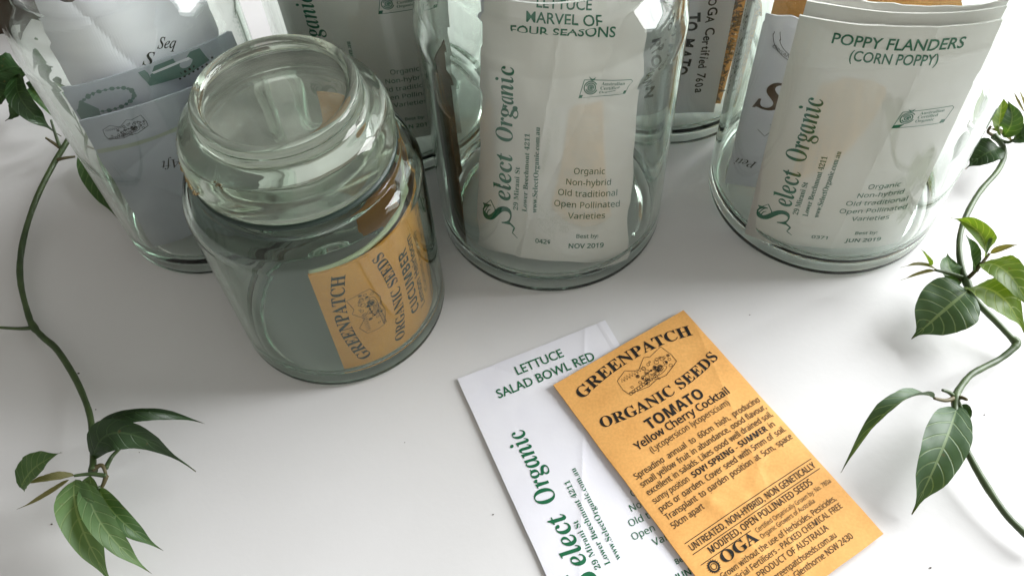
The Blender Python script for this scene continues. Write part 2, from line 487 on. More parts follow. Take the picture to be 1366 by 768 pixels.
# ------------------------------------------------------------------ packets
class Sheet:
    """a paper packet; x across, y up from its bottom edge, metres"""
    def __init__(s, W_, H_, base, t0=.0006, bulge=.0012, crumple=.0006, seed=0, freq=22, relief=None):
        s.relief = relief
        s.W, s.H, s.base, s.t0, s.bulge, s.cr, s.seed, s.fr = W_, H_, base, t0, bulge, crumple, seed, freq
    def pn(s, x, y):
        h = .0005
        p = Vector(s.base(x, y)); a = Vector(s.base(x + h, y)) - p; b = Vector(s.base(x, y + h)) - p
        return p, a.cross(b).normalized()
    def thick(s, x, y):
        u = min(max(x / s.W, 0), 1); v = min(max(y / s.H, 0), 1)
        return s.t0 + s.bulge * max(0, math.sin(math.pi * u) * math.sin(math.pi * v)) ** .7
    def wob(s, x, y):
        return s.cr * (noise.noise((x * s.fr + s.seed * 7.1, y * s.fr, s.seed)) + .4 * noise.noise((x * s.fr * 2.7, y * s.fr * 2.7, s.seed + 5))) + (s.relief(x, y) if s.relief else 0)
    def top(s, x, y, lift=0.0):
        p, n = s.pn(x, y)
        return p + n * (s.thick(x, y) / 2 + s.wob(x, y) + lift)
    def bot(s, x, y):
        p, n = s.pn(x, y)
        return p - n * (s.thick(x, y) / 2 - s.wob(x, y))
    def mesh(s, nx=30, ny=48, edge=0.0, ragged=None):
        vs, fs = [], []
        def xy(i, j):
            x, y = s.W * i / nx, s.H * j / ny
            if edge:
                if i in (0, nx): x += edge * noise.noise((y * 60, s.seed, i))
                if j in (0, ny): y += edge * noise.noise((x * 60, s.seed + 3, j))
            if ragged and j == ny: y += ragged * (noise.noise((x * 150, s.seed, 9)) - .3)
            return x, y
        N = (nx + 1) * (ny + 1)
        for f_ in (s.top, s.bot):
            for j in range(ny + 1):
                for i in range(nx + 1): vs.append(f_(*xy(i, j)))
        q = lambda i, j: j * (nx + 1) + i
        for j in range(ny):
            for i in range(nx):
                fs.append((q(i, j), q(i + 1, j), q(i + 1, j + 1), q(i, j + 1)))
                fs.append((N + q(i, j), N + q(i, j + 1), N + q(i + 1, j + 1), N + q(i + 1, j)))
        for i in range(nx):
            fs.append((q(i, 0), N + q(i, 0), N + q(i + 1, 0), q(i + 1, 0)))
            fs.append((q(i, ny), q(i + 1, ny), N + q(i + 1, ny), N + q(i, ny)))
        for j in range(ny):
            fs.append((q(0, j), q(0, j + 1), N + q(0, j + 1), N + q(0, j)))
            fs.append((q(nx, j), N + q(nx, j), N + q(nx, j + 1), q(nx, j + 1)))
        return vs, fs

def lying(BL, ang, z, tilt=0.0, H_=None, curl=0.0):
    """flat on the table; BL = bottom-left corner"""
    ex = Vector((math.cos(R(ang)), math.sin(R(ang)), 0)); ey = Vector((-ex.y, ex.x, 0))
    def f(x, y):
        p = Vector((BL[0], BL[1], z)) + ex * x + ey * y
        p.z += tilt * x
        return p
    return f

def standing(cx, cy, z, ang, lean, W_, bend=None, roll=0.0, fold=0.0):
    """bottom edge centred on (cx, cy, z), running along ang, leaning back by lean degrees,
    bend = radius of the curve of its face about the vertical (bulging towards the viewer)"""
    ex = Vector((math.cos(R(ang)), math.sin(R(ang)), 0)); back = Vector((-ex.y, ex.x, 0))
    upv = Vector((0, 0, 1)) * math.cos(R(lean)) + back * math.sin(R(lean))
    nb = back * math.cos(R(lean)) - Vector((0, 0, 1)) * math.sin(R(lean))
    cr, sr = math.cos(R(roll)), math.sin(R(roll))
    def f(x, y):
        a = x - W_ / 2
        a, b = a * cr - y * sr, a * sr + y * cr
        d = 0
        if bend:
            th = a / bend; d = bend * (1 - math.cos(th)); a = bend * math.sin(th)
        d += fold * y * y
        return Vector((cx, cy, z)) + ex * a + upv * b + nb * d
    return f

# positions measured for the vines and crumbs, metres on and above the table
LSTEM = [(-0.2388, 0.385, 0.012), (-0.2432, 0.3629, 0.012), (-0.2484, 0.3471, 0.01), (-0.2522, 0.3255, 0.009), (-0.2533, 0.3042, 0.008), (-0.2519, 0.2852, 0.007), (-0.2479, 0.2691, 0.006), (-0.2393, 0.2503, 0.006), (-0.2348, 0.243, 0.006), (-0.2278, 0.2358, 0.007), (-0.2189, 0.2278, 0.008), (-0.2065, 0.2119, 0.01), (-0.1967, 0.1971, 0.013), (-0.1894, 0.1842, 0.017), (-0.1836, 0.1694, 0.021), (-0.1795, 0.1566, 0.024)]
RSTEM = [(0.2621, 0.3215, 0.012), (0.2639, 0.3154, 0.012), (0.2618, 0.3065, 0.013), (0.2537, 0.2953, 0.014), (0.2403, 0.2825, 0.016), (0.2308, 0.2718, 0.018), (0.2219, 0.2599, 0.02), (0.2153, 0.2482, 0.021), (0.2121, 0.2367, 0.02), (0.2122, 0.2255, 0.018), (0.2151, 0.2163, 0.015), (0.2215, 0.2074, 0.012), (0.227, 0.2003, 0.009), (0.2292, 0.1975, 0.008), (0.2259, 0.1942, 0.008), (0.2184, 0.1896, 0.008), (0.2087, 0.1849, 0.01), (0.2007, 0.1806, 0.012), (0.1941, 0.1749, 0.013), (0.1894, 0.1692, 0.014), (0.1865, 0.1604, 0.014), (0.1865, 0.1498, 0.012), (0.1896, 0.1345, 0.01), (0.1948, 0.1194, 0.008), (0.2, 0.1109, 0.007), (0.2055, 0.1036, 0.006)]
LT =[
   [(-0.2347, 0.2426, 0.006), (-0.2407, 0.2413, 0.008), (-0.254, 0.2432, 0.008)] ,
   [(-0.247, 0.359, 0.011), (-0.2509, 0.3615, 0.013), (-0.2527, 0.3612, 0.017)] ,
   [(-0.247, 0.359, 0.011), (-0.2491, 0.3652, 0.015), (-0.251, 0.372, 0.02)] ,
   [(-0.2479, 0.3504, 0.01), (-0.2419, 0.3497, 0.012), (-0.2375, 0.3523, 0.01)] ,
   [(-0.1754, 0.1585, 0.022), (-0.1747, 0.1647, 0.02), (-0.1703, 0.168, 0.022)] ,
   [(-0.1797, 0.1572, 0.024), (-0.1758, 0.1585, 0.025), (-0.1734, 0.1541, 0.024)] ,
   [(-0.1771, 0.1499, 0.022), (-0.1745, 0.1486, 0.02), (-0.1714, 0.1465, 0.019)] ,
   [(-0.1734, 0.1541, 0.024), (-0.1749, 0.1514, 0.022), (-0.1771, 0.1488, 0.02)] ,
   [(-0.1734, 0.1541, 0.024), (-0.1795, 0.1544, 0.026), (-0.1854, 0.1537, 0.027)] ,
]
RT =[
   [(0.2121, 0.2281, 0.018), (0.204, 0.2285, 0.022), (0.1964, 0.2298, 0.024)] ,
   [(0.213, 0.2276, 0.018), (0.2148, 0.2277, 0.026), (0.2205, 0.2329, 0.03)] ,
   [(0.2162, 0.2292, 0.022), (0.217, 0.2301, 0.026), (0.2184, 0.2286, 0.028)] ,
   [(0.1894, 0.1692, 0.014), (0.1827, 0.1662, 0.018), (0.176, 0.1657, 0.022)] ,
   [(0.1894, 0.1692, 0.014), (0.1863, 0.1709, 0.016), (0.1828, 0.1712, 0.018)] ,
   [(0.1894, 0.1692, 0.014), (0.1909, 0.168, 0.016), (0.1917, 0.1659, 0.018)] ,
   [(0.1895, 0.1674, 0.014), (0.1895, 0.1647, 0.015), (0.1904, 0.1631, 0.013)] ,
   [(0.2099, 0.2278, 0.018), (0.2088, 0.2267, 0.016), (0.2094, 0.2233, 0.016)] ,
   [(0.2627, 0.3187, 0.012), (0.2662, 0.3143, 0.014), (0.2682, 0.3144, 0.016)] ,
   [(0.2621, 0.3215, 0.012), (0.2578, 0.3218, 0.015), (0.2587, 0.3231, 0.018)] ,
]
LLEAF =[
  ( (-0.1823, 0.1776, 0.022) , (-0.1589, 0.1775, 0.034) , (-0.1407, 0.1822, 0.01) , 0.0068 , 62 , 'dark' ),
  ( (-0.1818, 0.163, 0.022) , (-0.1637, 0.1672, 0.036) , (-0.1416, 0.1595, 0.01) , 0.0136 , 42 , 'dark' ),
  ( (-0.2107, 0.153, 0.02) , (-0.2012, 0.1568, 0.03) , (-0.1858, 0.1583, 0.04) , 0.0132 , 10 , 'mid' ),
  ( (-0.1854, 0.1537, 0.027) , (-0.1954, 0.152, 0.028) , (-0.2105, 0.1535, 0.022) , 0.0045 , 20 , 'bud' ),
  ( (-0.1877, 0.1523, 0.026) , (-0.1984, 0.1489, 0.02) , (-0.2125, 0.1452, 0.016) , 0.0036 , 20 , 'bud' ),
  ( (-0.1852, 0.1521, 0.026) , (-0.1773, 0.1318, 0.028) , (-0.1666, 0.1116, 0.012) , 0.0144 , -10 , 'pale' ),
  ( (-0.1811, 0.1516, 0.025) , (-0.1663, 0.1289, 0.03) , (-0.152, 0.1157, 0.012) , 0.0102 , -12 , 'pale' ),
  ( (-0.176, 0.1492, 0.022) , (-0.163, 0.1341, 0.026) , (-0.1507, 0.1263, 0.008) , 0.0092 , 10 , 'mid' ),
  ( (-0.1814, 0.1555, 0.022) , (-0.1818, 0.151, 0.016) , (-0.1827, 0.1498, 0.008) , 0.0088 , 0 , 'pale' ),
  ( (-0.272, 0.4076, 0.025) , (-0.2797, 0.403, 0.032) , (-0.3039, 0.3979, 0.02) , 0.0214 , 10 , 'dark' ),
  ( (-0.2735, 0.4111, 0.022) , (-0.2846, 0.4026, 0.018) , (-0.2971, 0.3944, 0.008) , 0.02 , 0 , 'dark' ),
  ( (-0.2733, 0.4019, 0.028) , (-0.2606, 0.3734, 0.032) , (-0.2517, 0.373, 0.006) , 0.013 , 20 , 'dark' ),
  ( (-0.2747, 0.4024, 0.015) , (-0.2793, 0.3938, 0.01) , (-0.2897, 0.3905, 0.004) , 0.015 , 0 , 'dark' ),
  ( (-0.2696, 0.3991, 0.02) , (-0.2597, 0.3871, 0.02) , (-0.2559, 0.3835, 0.006) , 0.008 , -10 , 'mid' ),
  ( (-0.2682, 0.4071, 0.02) , (-0.2691, 0.3999, 0.018) , (-0.2786, 0.3981, 0.01) , 0.01 , 0 , 'dark' ),
  ( (-0.2373, 0.3583, 0.006) , (-0.2233, 0.3342, 0.006) , (-0.2089, 0.3117, 0.003) , 0.0112 , 5 , 'mid' ),
]
RLEAF =[
  ( (0.2116, 0.2216, 0.017) , (0.1968, 0.2117, 0.016) , (0.1837, 0.2042, 0.006) , 0.0264 , -6 , 'gray' ),
  ( (0.2119, 0.2225, 0.018) , (0.2169, 0.2098, 0.03) , (0.2306, 0.1974, 0.014) , 0.02 , 2 , 'lit' ),
  ( (0.2171, 0.2287, 0.028) , (0.221, 0.2167, 0.036) , (0.2314, 0.2022, 0.024) , 0.015 , 10 , 'lit' ),
  ( (0.2202, 0.2342, 0.026) , (0.2135, 0.238, 0.04) , (0.2075, 0.2521, 0.034) , 0.0089 , -25 , 'lit' ),
  ( (0.215, 0.2286, 0.02) , (0.2125, 0.2336, 0.03) , (0.211, 0.242, 0.034) , 0.0078 , 20 , 'mid' ),
  ( (0.2209, 0.2329, 0.03) , (0.225, 0.2326, 0.034) , (0.2303, 0.2312, 0.038) , 0.0028 , 20 , 'bud' ),
  ( (0.2186, 0.2322, 0.03) , (0.2187, 0.2354, 0.036) , (0.2206, 0.2369, 0.04) , 0.0021 , 20 , 'pale' ),
  ( (0.1971, 0.2297, 0.024) , (0.1885, 0.2301, 0.028) , (0.1801, 0.231, 0.026) , 0.0033 , 30 , 'bud' ),
  ( (0.197, 0.2293, 0.024) , (0.1892, 0.2278, 0.024) , (0.1811, 0.2279, 0.02) , 0.003 , 30 , 'bud' ),
  ( (0.1937, 0.2312, 0.026) , (0.1903, 0.2313, 0.032) , (0.186, 0.2319, 0.038) , 0.0042 , 20 , 'lit' ),
  ( (0.2109, 0.2276, 0.017) , (0.2059, 0.2319, 0.02) , (0.2089, 0.2428, 0.018) , 0.012 , 0 , 'mid' ),
  ( (0.2142, 0.2308, 0.012) , (0.2093, 0.2309, 0.01) , (0.2054, 0.2311, 0.005) , 0.0057 , 0 , 'pale' ),
  ( (0.1761, 0.166, 0.022) , (0.15, 0.1555, 0.036) , (0.1351, 0.1425, 0.004) , 0.0078 , 42 , 'gray' ),
  ( (0.1888, 0.1652, 0.014) , (0.1712, 0.1411, 0.02) , (0.1591, 0.1226, 0.004) , 0.018 , 0 , 'gray' ),
  ( (0.1909, 0.1665, 0.012) , (0.1917, 0.1621, 0.012) , (0.1923, 0.1577, 0.004) , 0.0048 , 0 , 'dark' ),
  ( (0.2607, 0.311, 0.014) , (0.2504, 0.3066, 0.014) , (0.2433, 0.3045, 0.006) , 0.0152 , 0 , 'dark' ),
  ( (0.2602, 0.3164, 0.018) , (0.258, 0.3197, 0.028) , (0.2611, 0.3308, 0.034) , 0.012 , 10 , 'lit' ),
  ( (0.2606, 0.3133, 0.02) , (0.2617, 0.3152, 0.03) , (0.2598, 0.3233, 0.036) , 0.0107 , -15 , 'mid' ),
  ( (0.2625, 0.314, 0.018) , (0.2671, 0.3162, 0.022) , (0.2713, 0.3238, 0.026) , 0.0054 , -10 , 'mid' ),
  ( (0.2678, 0.3133, 0.016) , (0.2727, 0.3125, 0.022) , (0.286, 0.3143, 0.02) , 0.0108 , 10 , 'dark' ),
  ( (0.2745, 0.3256, 0.024) , (0.2691, 0.3276, 0.03) , (0.2654, 0.3299, 0.036) , 0.0024 , 0 , 'bud' ),
  ( (0.2752, 0.3255, 0.024) , (0.2721, 0.3285, 0.03) , (0.2668, 0.3288, 0.038) , 0.0025 , 0 , 'bud' ),
  ( (0.2682, 0.3141, 0.014) , (0.2598, 0.3156, 0.02) , (0.2527, 0.3155, 0.024) , 0.0041 , 0 , 'bud' ),
]
SPECKS = [(-0.2099, 0.2185, 0.00036), (-0.1974, 0.1984, 0.00024), (-0.2049, 0.144, 0.0003), (-0.0143, 0.1355, 0.00024), (0.1615, 0.1014, 0.0003), (0.2066, 0.1666, 0.00024), (-0.1727, 0.1752, 0.00018), (0.1141, 0.2268, 0.00021), (-0.0526, 0.1715, 0.00018)]

# ================================================================== SETTING: the table
def table():
    x0, x1, y0, y1, t = -.85, .80, -.35, .78, .03
    b = .004
    vs = [(x0, y0, -b), (x1, y0, -b), (x1, y1, -b), (x0, y1, -b),
          (x0 + b, y0 + b, 0), (x1 - b, y0 + b, 0), (x1 - b, y1 - b, 0), (x0 + b, y1 - b, 0),
          (x0, y0, -t), (x1, y0, -t), (x1, y1, -t), (x0, y1, -t)]
    fs = [(4, 5, 6, 7), (11, 10, 9, 8)]
    for i in range(4):
        j = (i + 1) % 4
        fs += [(i, j, 4 + j, 4 + i), (8 + i, 8 + j, j, i)]
    o = obj('table', vs, fs, 'table')
    o['kind'] = 'structure'; o['label'] = 'white laminate tabletop everything stands on'
    return o
table()

# ================================================================== GLASS JARS
def fillet(pts, n=9):
    """round the corners of a profile [(r, z, radius)...] with true arcs; straight runs stay straight"""
    V_ = [Vector((p[0], p[1])) for p in pts]
    out = [tuple(V_[0])]
    def guard(a, c):               # rings just inside the ends of a straight run keep its shading flat
        d = (c - a).length
        if d > .0012:
            u = (c - a) / d
            out.append(tuple(a + u * .0003)); out.append(tuple(c - u * .0003))
    last = V_[0]
    for i in range(1, len(V_) - 1):
        p, q, s = V_[i - 1], V_[i], V_[i + 1]
        a, c = (p - q).normalized(), (s - q).normalized()
        ang = math.acos(max(-1, min(1, a.dot(c))))
        t = min(pts[i][2] / math.tan(ang / 2), .47 * (p - q).length, .47 * (s - q).length) if pts[i][2] else 0
        if t < 1e-6:
            guard(last, q); out.append(tuple(q)); last = q; continue
        rad = t * math.tan(ang / 2)
        ctr = q + (a + c).normalized() * (rad / math.sin(ang / 2))
        s0, s1 = q + a * t, q + c * t
        guard(last, s0)
        v0, v1 = s0 - ctr, s1 - ctr
        a0 = math.atan2(v0.y, v0.x); da = math.atan2(v1.y, v1.x) - a0
        da = (da + math.pi) % (2 * math.pi) - math.pi
        for k_ in range(n + 1):
            th = a0 + da * k_ / n
            out.append((ctr.x + rad * math.cos(th), ctr.y + rad * math.sin(th)))
        last = s1
    guard(last, V_[-1]); out.append(tuple(V_[-1]))
    return [(max(0, x), y) for x, y in out]

def big_profile(r, w=.0030):
    return fillet([(0, .0042, 0), (r * .80, .0034, .006), (r * .87, .0003, .002), (r, .0003, .012), (r, .1265, .030), (r * .955, .1425, .014), (r * .77, .1525, .004),
                   (r * .77, .1640, .001), (r * .80, .1650, .001), (r * .80, .1710, .0014), (r * .715, .1710, .0012), (r * .715, .1505, .005), (r * .955 - w, .1395, .012),
                   (r - w, .1255, .026), (r - w, .0088, .008), (0, .0084, 0)])

def jar(label, c, prof, group='glass jars of seed packets on the table', n=160):
    root = thing('glass_jar', label, 'jar', (c[0], c[1], 0), group)
    vs, fs = lathe(prof, n, (c[0], c[1], .0002))
    body = obj('jar_body', vs, fs, 'glass', root, smooth=True)
    return root

jar('large open glass jar in the middle, holding the lettuce packet marked FOUR SEASONS', (.0234, .3035), big_profile(.0574))
jar('large glass jar at right, holding the POPPY FLANDERS packets', (.1667, .303), big_profile(.0583))
jar('tall glass jar at far left, holding folded envelopes with handwriting', (-.1566, .3183), big_profile(.0471))
jar('glass jar half hidden behind the lidded jar and the middle jar, one white packet inside', (-.0600, .3845), big_profile(.0560))
jar('glass jar in the back between the middle and right jars, holding the handwritten TOMATO packet', (.0962, .3945), big_profile(.0555))

def small_jar(c):
    r = .0500; w = .0030
    root = thing('glass_jar', 'small squat glass jar with a domed glass lid, an orange packet curled inside', 'jar', (c[0], c[1], 0), 'glass jars of seed packets on the table')
    prof = fillet([(0, .0042, 0), (r * .80, .0034, .005), (r * .87, .0003, .002), (r, .0003, .010), (r, .0915, .010), (r * .94, .0995, .007), (r * .845, .1026, .0012), (.0428, .1034, .0006),
                   (.0428, .1056, .0009), (.0406, .1066, .0009), (.0366, .1066, .0007), (.0366, .0998, .003), (r * .89, .0962, .006), (r - w, .0895, .008), (r - w, .0070, .007), (0, .0066, 0)])
    vs, fs = lathe(prof, 220, (c[0], c[1], .0002))
    obj('jar_body', vs, fs, 'shade_tinted_glass', root, smooth=True)
    lo = [(0, .1092), (.015, .1093), (.028, .1097), (.0345, .1096), (.0364, .1094), (.0385, .1092), (.0405, .1096), (.0417, .1112), (.0421, .1150), (.0420, .1195),
          (.0412, .1235), (.0393, .1268), (.0362, .1292), (.0334, .1308), (.0319, .1325), (.0316, .1344), (.0323, .1368), (.0314, .1388), (.0297, .1394), (.0282, .1390),
          (.0272, .1380), (.0256, .1375), (.015, .1374), (0, .1375)]
    prof = [(max(0, p), q) for p, q in spline(lo, 6)]
    prof[0] = (0, prof[0][1]); prof[-1] = (0, prof[-1][1])
    lid = obj('jar_lid', *lathe(prof, 200, (c[0], c[1], .0004)), 'lid_glass', root, smooth=True)
    pr = [(.0375, .1066), (.0406, .1066), (.0418, .1076), (.0416, .1090), (.0385, .1091), (.0372, .1089), (.0375, .1066)]
    obj('lid_gap_ring', *lathe(pr, 120, (c[0], c[1], .0004)), 'dark_ring', root, smooth=True)
    # crusty brown residue on the lid's left side
    random.seed(5)
    vs, fs = [], []
    def crumb(p, s):
        o = len(vs)
        for d in ((1, 0, 0), (-1, 0, 0), (0, 1, 0), (0, -1, 0), (0, 0, 1), (0, 0, -1)):
            k_ = s * random.uniform(.5, 1.2); vs.append((p[0] + d[0] * k_, p[1] + d[1] * k_, p[2] + d[2] * k_))
        fs.extend([tuple(o + i for i in q) for q in ((0, 2, 4), (2, 1, 4), (1, 3, 4), (3, 0, 4), (2, 0, 5), (1, 2, 5), (3, 1, 5), (0, 3, 5))])
    for i in range(130):
        a = R(random.gauss(197, 9)); z = random.choice((random.gauss(.1165, .0028), random.gauss(.1125, .0012)))
        rr = .0422 if z < .119 else .0405
        crumb((c[0] + rr * math.cos(a), c[1] + rr * math.sin(a), z), random.uniform(.00035, .0011))
    for i in range(14):
        a = R(random.gauss(238, 1.3)); z = random.gauss(.1247, .0005)
        crumb((c[0] + .0378 * math.cos(a), c[1] + .0378 * math.sin(a), z), random.uniform(.0003, .0009))
    obj('crusty_residue', vs, fs, 'residue', lid).location = (0, 0, 0)
    return root
SJ = (-.0835, .2517)
small_jar(SJ)

# ================================================================== PACKET PRINTS
def swan_logo(P, ink, x, y0, y1):
    """the big swash S with its leaf at the start of the vertical logo (reads upwards)"""
    P.text(ink, 'S', 'bi', x + .6, y0, 14.5, rot=90, shear=-.16, w=11.5)
    for k_ in range(3):       # leaf of three nested strokes left of the S
        a = 1.0 - .22 * k_
        P.line(ink, [(x - 8 - 3 * a, y0 - 1), (x - 9 - 5.2 * a, y0 - 4.5 * a - 1), (x - 10 - 2.2 * a, y0 - 8 * a - 1), (x - 10, y0 - 11.5 * a)], [.35, .6, .5, .3], step=1)
    P.line(ink, [(x - 11, y0 - 1), (x - 8.0, y0 - 3), (x - 7.6, y0 - 7), (x - 10, y0 - 11.5)], .45, step=1)
    P.line(ink, [(x - .5, y0 - 1.5), (x + 2.5, y0 + 1.2), (x + 1.5, y0 + 4.2), (x + 4.2, y0 + 6.5)], [.9, .8, .5, .3], step=.7)

def organic_mark(P, ink, x, y, w=22, h=8.6):
    sk = 2.0
    P.line(ink, [(x + sk, y), (x + w + sk - 1, y), (x + w + sk, y + 1), (x + w, y + h), (x, y + h), (x + sk, y)], .3)
    P.fill(ink, [(x + .35, y + h - 1.7), (x + w + .4, y + h - 1.7), (x + w, y + h), (x - .1, y + h)])
    P.text('white_ink', 'ACO CERT. NO. 10297', 'sb', x + w / 2, y + h - .45, .85, al='c', w=12)
    cx_, cy_ = x + 5, y + 3.5
    for r_, w_, a0, a1 in ((2.9, .45, 20, 330), (2.1, .5, 200, 520), (1.2, .55, 40, 380)): P.ring(ink, cx_, cy_, r_, w_, 22, a0, a1)
    P.disc(ink, cx_ + .1, cy_, .7)
    P.fill(ink, [(cx_ + .2, y + .4), (cx_ - 1.0, y - 1.2), (cx_ + .6, y - .4), (cx_ + 2.1, y - 1.3), (cx_ + 1.2, y + .2)])
    for i, t_ in enumerate(('Australian', 'Certified', 'Organic')): P.text(ink, t_, 'bold', x + 9.6 - .35 * i, y + 2.3 + 2.05 * i, 1.45, sx=1.08)

def select_print(surf, H_, parent, title, code, date, ink='green_ink', gap=7.7, y_t=10.0):
    P = Print()
    for i, (t_, w_) in enumerate(title): P.text(ink, t_, '', 38.5, y_t + gap * i, 4.6, w=w_, al='c', off=.012)
    P.build(surf, H_, parent, 'printed_title'); P = Print()
    P.text(ink, 'Organic', 'bi', 17.6, 71.8, 8.6, rot=90, shear=-.16, w=36.5)
    P.text(ink, 'elect', 'bi', 17.6, 101.5, 8.9, rot=90, shear=-.16, w=24)
    swan_logo(P, ink, 17.6, 114.5, 0)
    P.text(ink, '29 Mirani St', 'bold', 21.6, 106, 2.3, rot=90, w=22)
    P.text(ink, 'Lower Beechmont 4211', 'bold', 26.0, 106, 2.3, rot=90, w=39.5)
    P.text(ink, 'www.SelectOrganic.com.au', 'bold', 30.8, 106, 2.3, rot=90, w=43.5)
    P.build(surf, H_, parent, 'printed_logo'); P = Print()
    organic_mark(P, ink, 47, 39)
    P.build(surf, H_, parent, 'certification_mark'); P = Print()
    for i, (t_, w_) in enumerate((('Organic', 14.5), ('Non-hybrid', 21), ('Old traditional', 28), ('Open Pollinated', 31), ('Varieties', 17.5))):
        P.text(ink, t_, 'ss', 54.5, 84.6 + 5.6 * i, 3.0, w=w_, al='c')
    P.text(ink, 'Best by:', 'ss', 55.5, 117.3, 2.1, w=10.5, al='c', off=.01)
    P.text(ink, date, 'ss', 55.5, 123.2, 2.6, w=17, al='c', off=.02)
    P.text(ink, code, 'ss', 31, 121.5, 2.2, w=7.4, off=.015)
    return P.build(surf, H_, parent, 'printed_text')

def green_emblem(P, ink, x, y, s=1.0):
    """two line-drawn hills above a heap of vegetables and an oval name band"""
    q = lambda pts: [(x + a * s, y + b * s) for a, b in pts]
    P.line(ink, q([(-15, 1), (-14.5, -4), (-8.5, -6.5), (-3, -3.2), (3.2, -7.5), (6, -6.2), (13.5, -8.0), (15, -1.5)]), .22, step=1.5)
    P.line(ink, q([(-15, 1), (-14, 4.2), (-9, 5.4), (-4, 6.2), (1, 5.2), (6, 5.8), (11, 4), (14.8, 2.4), (15, -1.5)]), .25, step=1.5)
    random.seed(3)
    for i in range(40):
        a = random.uniform(-11, 13.5); b = random.gauss(0.4, 2.0) - .10 * a
        P.ring(ink, x + a * s, y + b * s, random.uniform(.4, 1.1) * s, .2, 9)
        if i % 3 == 0: P.disc(ink, x + a * s, y + b * s, .42 * s, 7)
    for i in range(9):
        a = -13 + i * 1.5
        P.ring(ink, x + a * s, y + (4.6 - .12 * i) * s, .8 * s, .24, 9)
        P.line(ink, q([(a, -2.2), (a + .8, -4.2), (a + 1.5, -2.0)]), .2)
    P.ring(ink, x + 2.5 * s, y + 2.0 * s, .66e1 * s, .2, 30, ry=2.0 * s)
    P.text(ink, 'Organic', 'it', x + 2.5 * s, y + 2.6 * s, 1.5 * s, al='c')

def patch_print(surf, H_, parent, crop, variety, latin, para, ink='black_ink', full=True):
    P = Print()
    P.text(ink, 'GREENPATCH', 'bold', 38.9, 9.3, 5.5, w=64, al='c', arc=4.4, off=.004)
    P.text(ink, 'ORGANIC SEEDS', 'bold', 39.3, 34.2, 5.1, w=67, al='c', arc=-4.3, off=.004)
    P.build(surf, H_, parent, 'printed_title'); P = Print()
    green_emblem(P, ink, 40.0, 18.6)
    P.build(surf, H_, parent, 'printed_emblem'); P = Print()
    P.text(ink, crop, 'sb', 38.7, 42.4, 5.2, w=31 if len(crop) < 7 else 46, al='c', off=.004)
    P.text(ink, variety, 'ss', 38.8, 47.2, 3.6, w=52, al='c', off=.018)
    P.text(ink, latin, 'ss', 39.2, 51.6, 2.9, w=43.5, al='c')
    for i, (t_, just) in enumerate(para):
        y = 57.7 + 4.28 * i
        if isinstance(t_, tuple):
            x = 4.6
            for sub, k_, w_, g_ in t_: P.text(ink, sub, k_, x, y, 2.75, w=w_, off=.004); x += w_ + g_
            continue
        words = t_.split(' ')
        if not just: P.text(ink, t_, 'ss', 4.6, y, 2.75, sx=.80, off=.006); continue
        ws = []
        for w_ in words:
            v = glyphs(w_, 'ss')[0]; ws.append((max(a for a, b in v) - min(a for a, b in v)) * 2.75 / caph('ss'))
        tot = sum(ws); sc = min(.84, (69 - 1.3 * (len(words) - 1)) / tot); gp = (69 - tot * sc) / (len(words) - 1)
        x = 4.6
        for w_, a in zip(words, ws):
            P.text(ink, w_, 'ss', x, y, 2.75, w=a * sc, off=.006); x += a * sc + gp
    if full:
        P.line(ink, [(4.6, 90.6), (73.5, 90.6)], .3)
        P.text(ink, 'UNTREATED, NON-HYBRID, NON GENETICALLY', 'ss', 39, 94.6, 2.8, w=67.5, al='c', off=.012)
        P.line(ink, [(4.6, 95.9), (73.5, 95.9)], .3)
        P.text(ink, 'MODIFIED, OPEN POLLINATED SEEDS', 'ss', 38.6, 99.6, 2.8, w=55, al='c', off=.012)
        P.line(ink, [(4.6, 101.0), (30.5, 101.0)], .3)
        P.ring(ink, 8.6, 104.2, 2.1, .7, 22); P.ring(ink, 8.6, 104.2, 1.2, .3, 16)
        for i in range(18):
            a = 2 * math.pi * i / 18
            P.fill(ink, [(8.6 + 2.2 * math.cos(a - .12), 104.2 + 2.2 * math.sin(a - .12)), (8.6 + 2.2 * math.cos(a + .12), 104.2 + 2.2 * math.sin(a + .12)), (8.6 + 3.1 * math.cos(a), 104.2 + 3.1 * math.sin(a))])
        P.text(ink, 'OGA', 'bold', 13.0, 105.9, 4.6, w=18, off=.004)
        P.text(ink, 'Certified Organically Grown by: No. 780a', 'ss', 32.2, 103.2, 1.95, w=41)
        P.text(ink, 'Organic Growers of Australia', 'ss', 32.2, 106.2, 1.95, w=29)
        P.text(ink, 'Grown without the use of Herbicides, Pesticides,', 'ss', 39, 110.2, 2.45, w=61, al='c', off=.003)
        P.text(ink, 'Artificial Fertilisers - PACKED CHEMICAL FREE', 'ss', 39, 113.9, 2.45, w=61, al='c', off=.003)
        P.text(ink, 'PRODUCT OF AUSTRALIA', 'ss', 39.5, 117.8, 2.5, w=37, al='c', off=.003)
        P.text(ink, 'www.greenpatchseeds.com.au', 'ss', 38.5, 121.9, 2.5, w=40, al='c', off=.003)
        P.text(ink, 'Old Bar Road, Glenthorne NSW 2430', 'ss', 38.5, 125.7, 2.5, w=51, al='c', off=.003)
    return P.build(surf, H_, parent, 'printed_text')

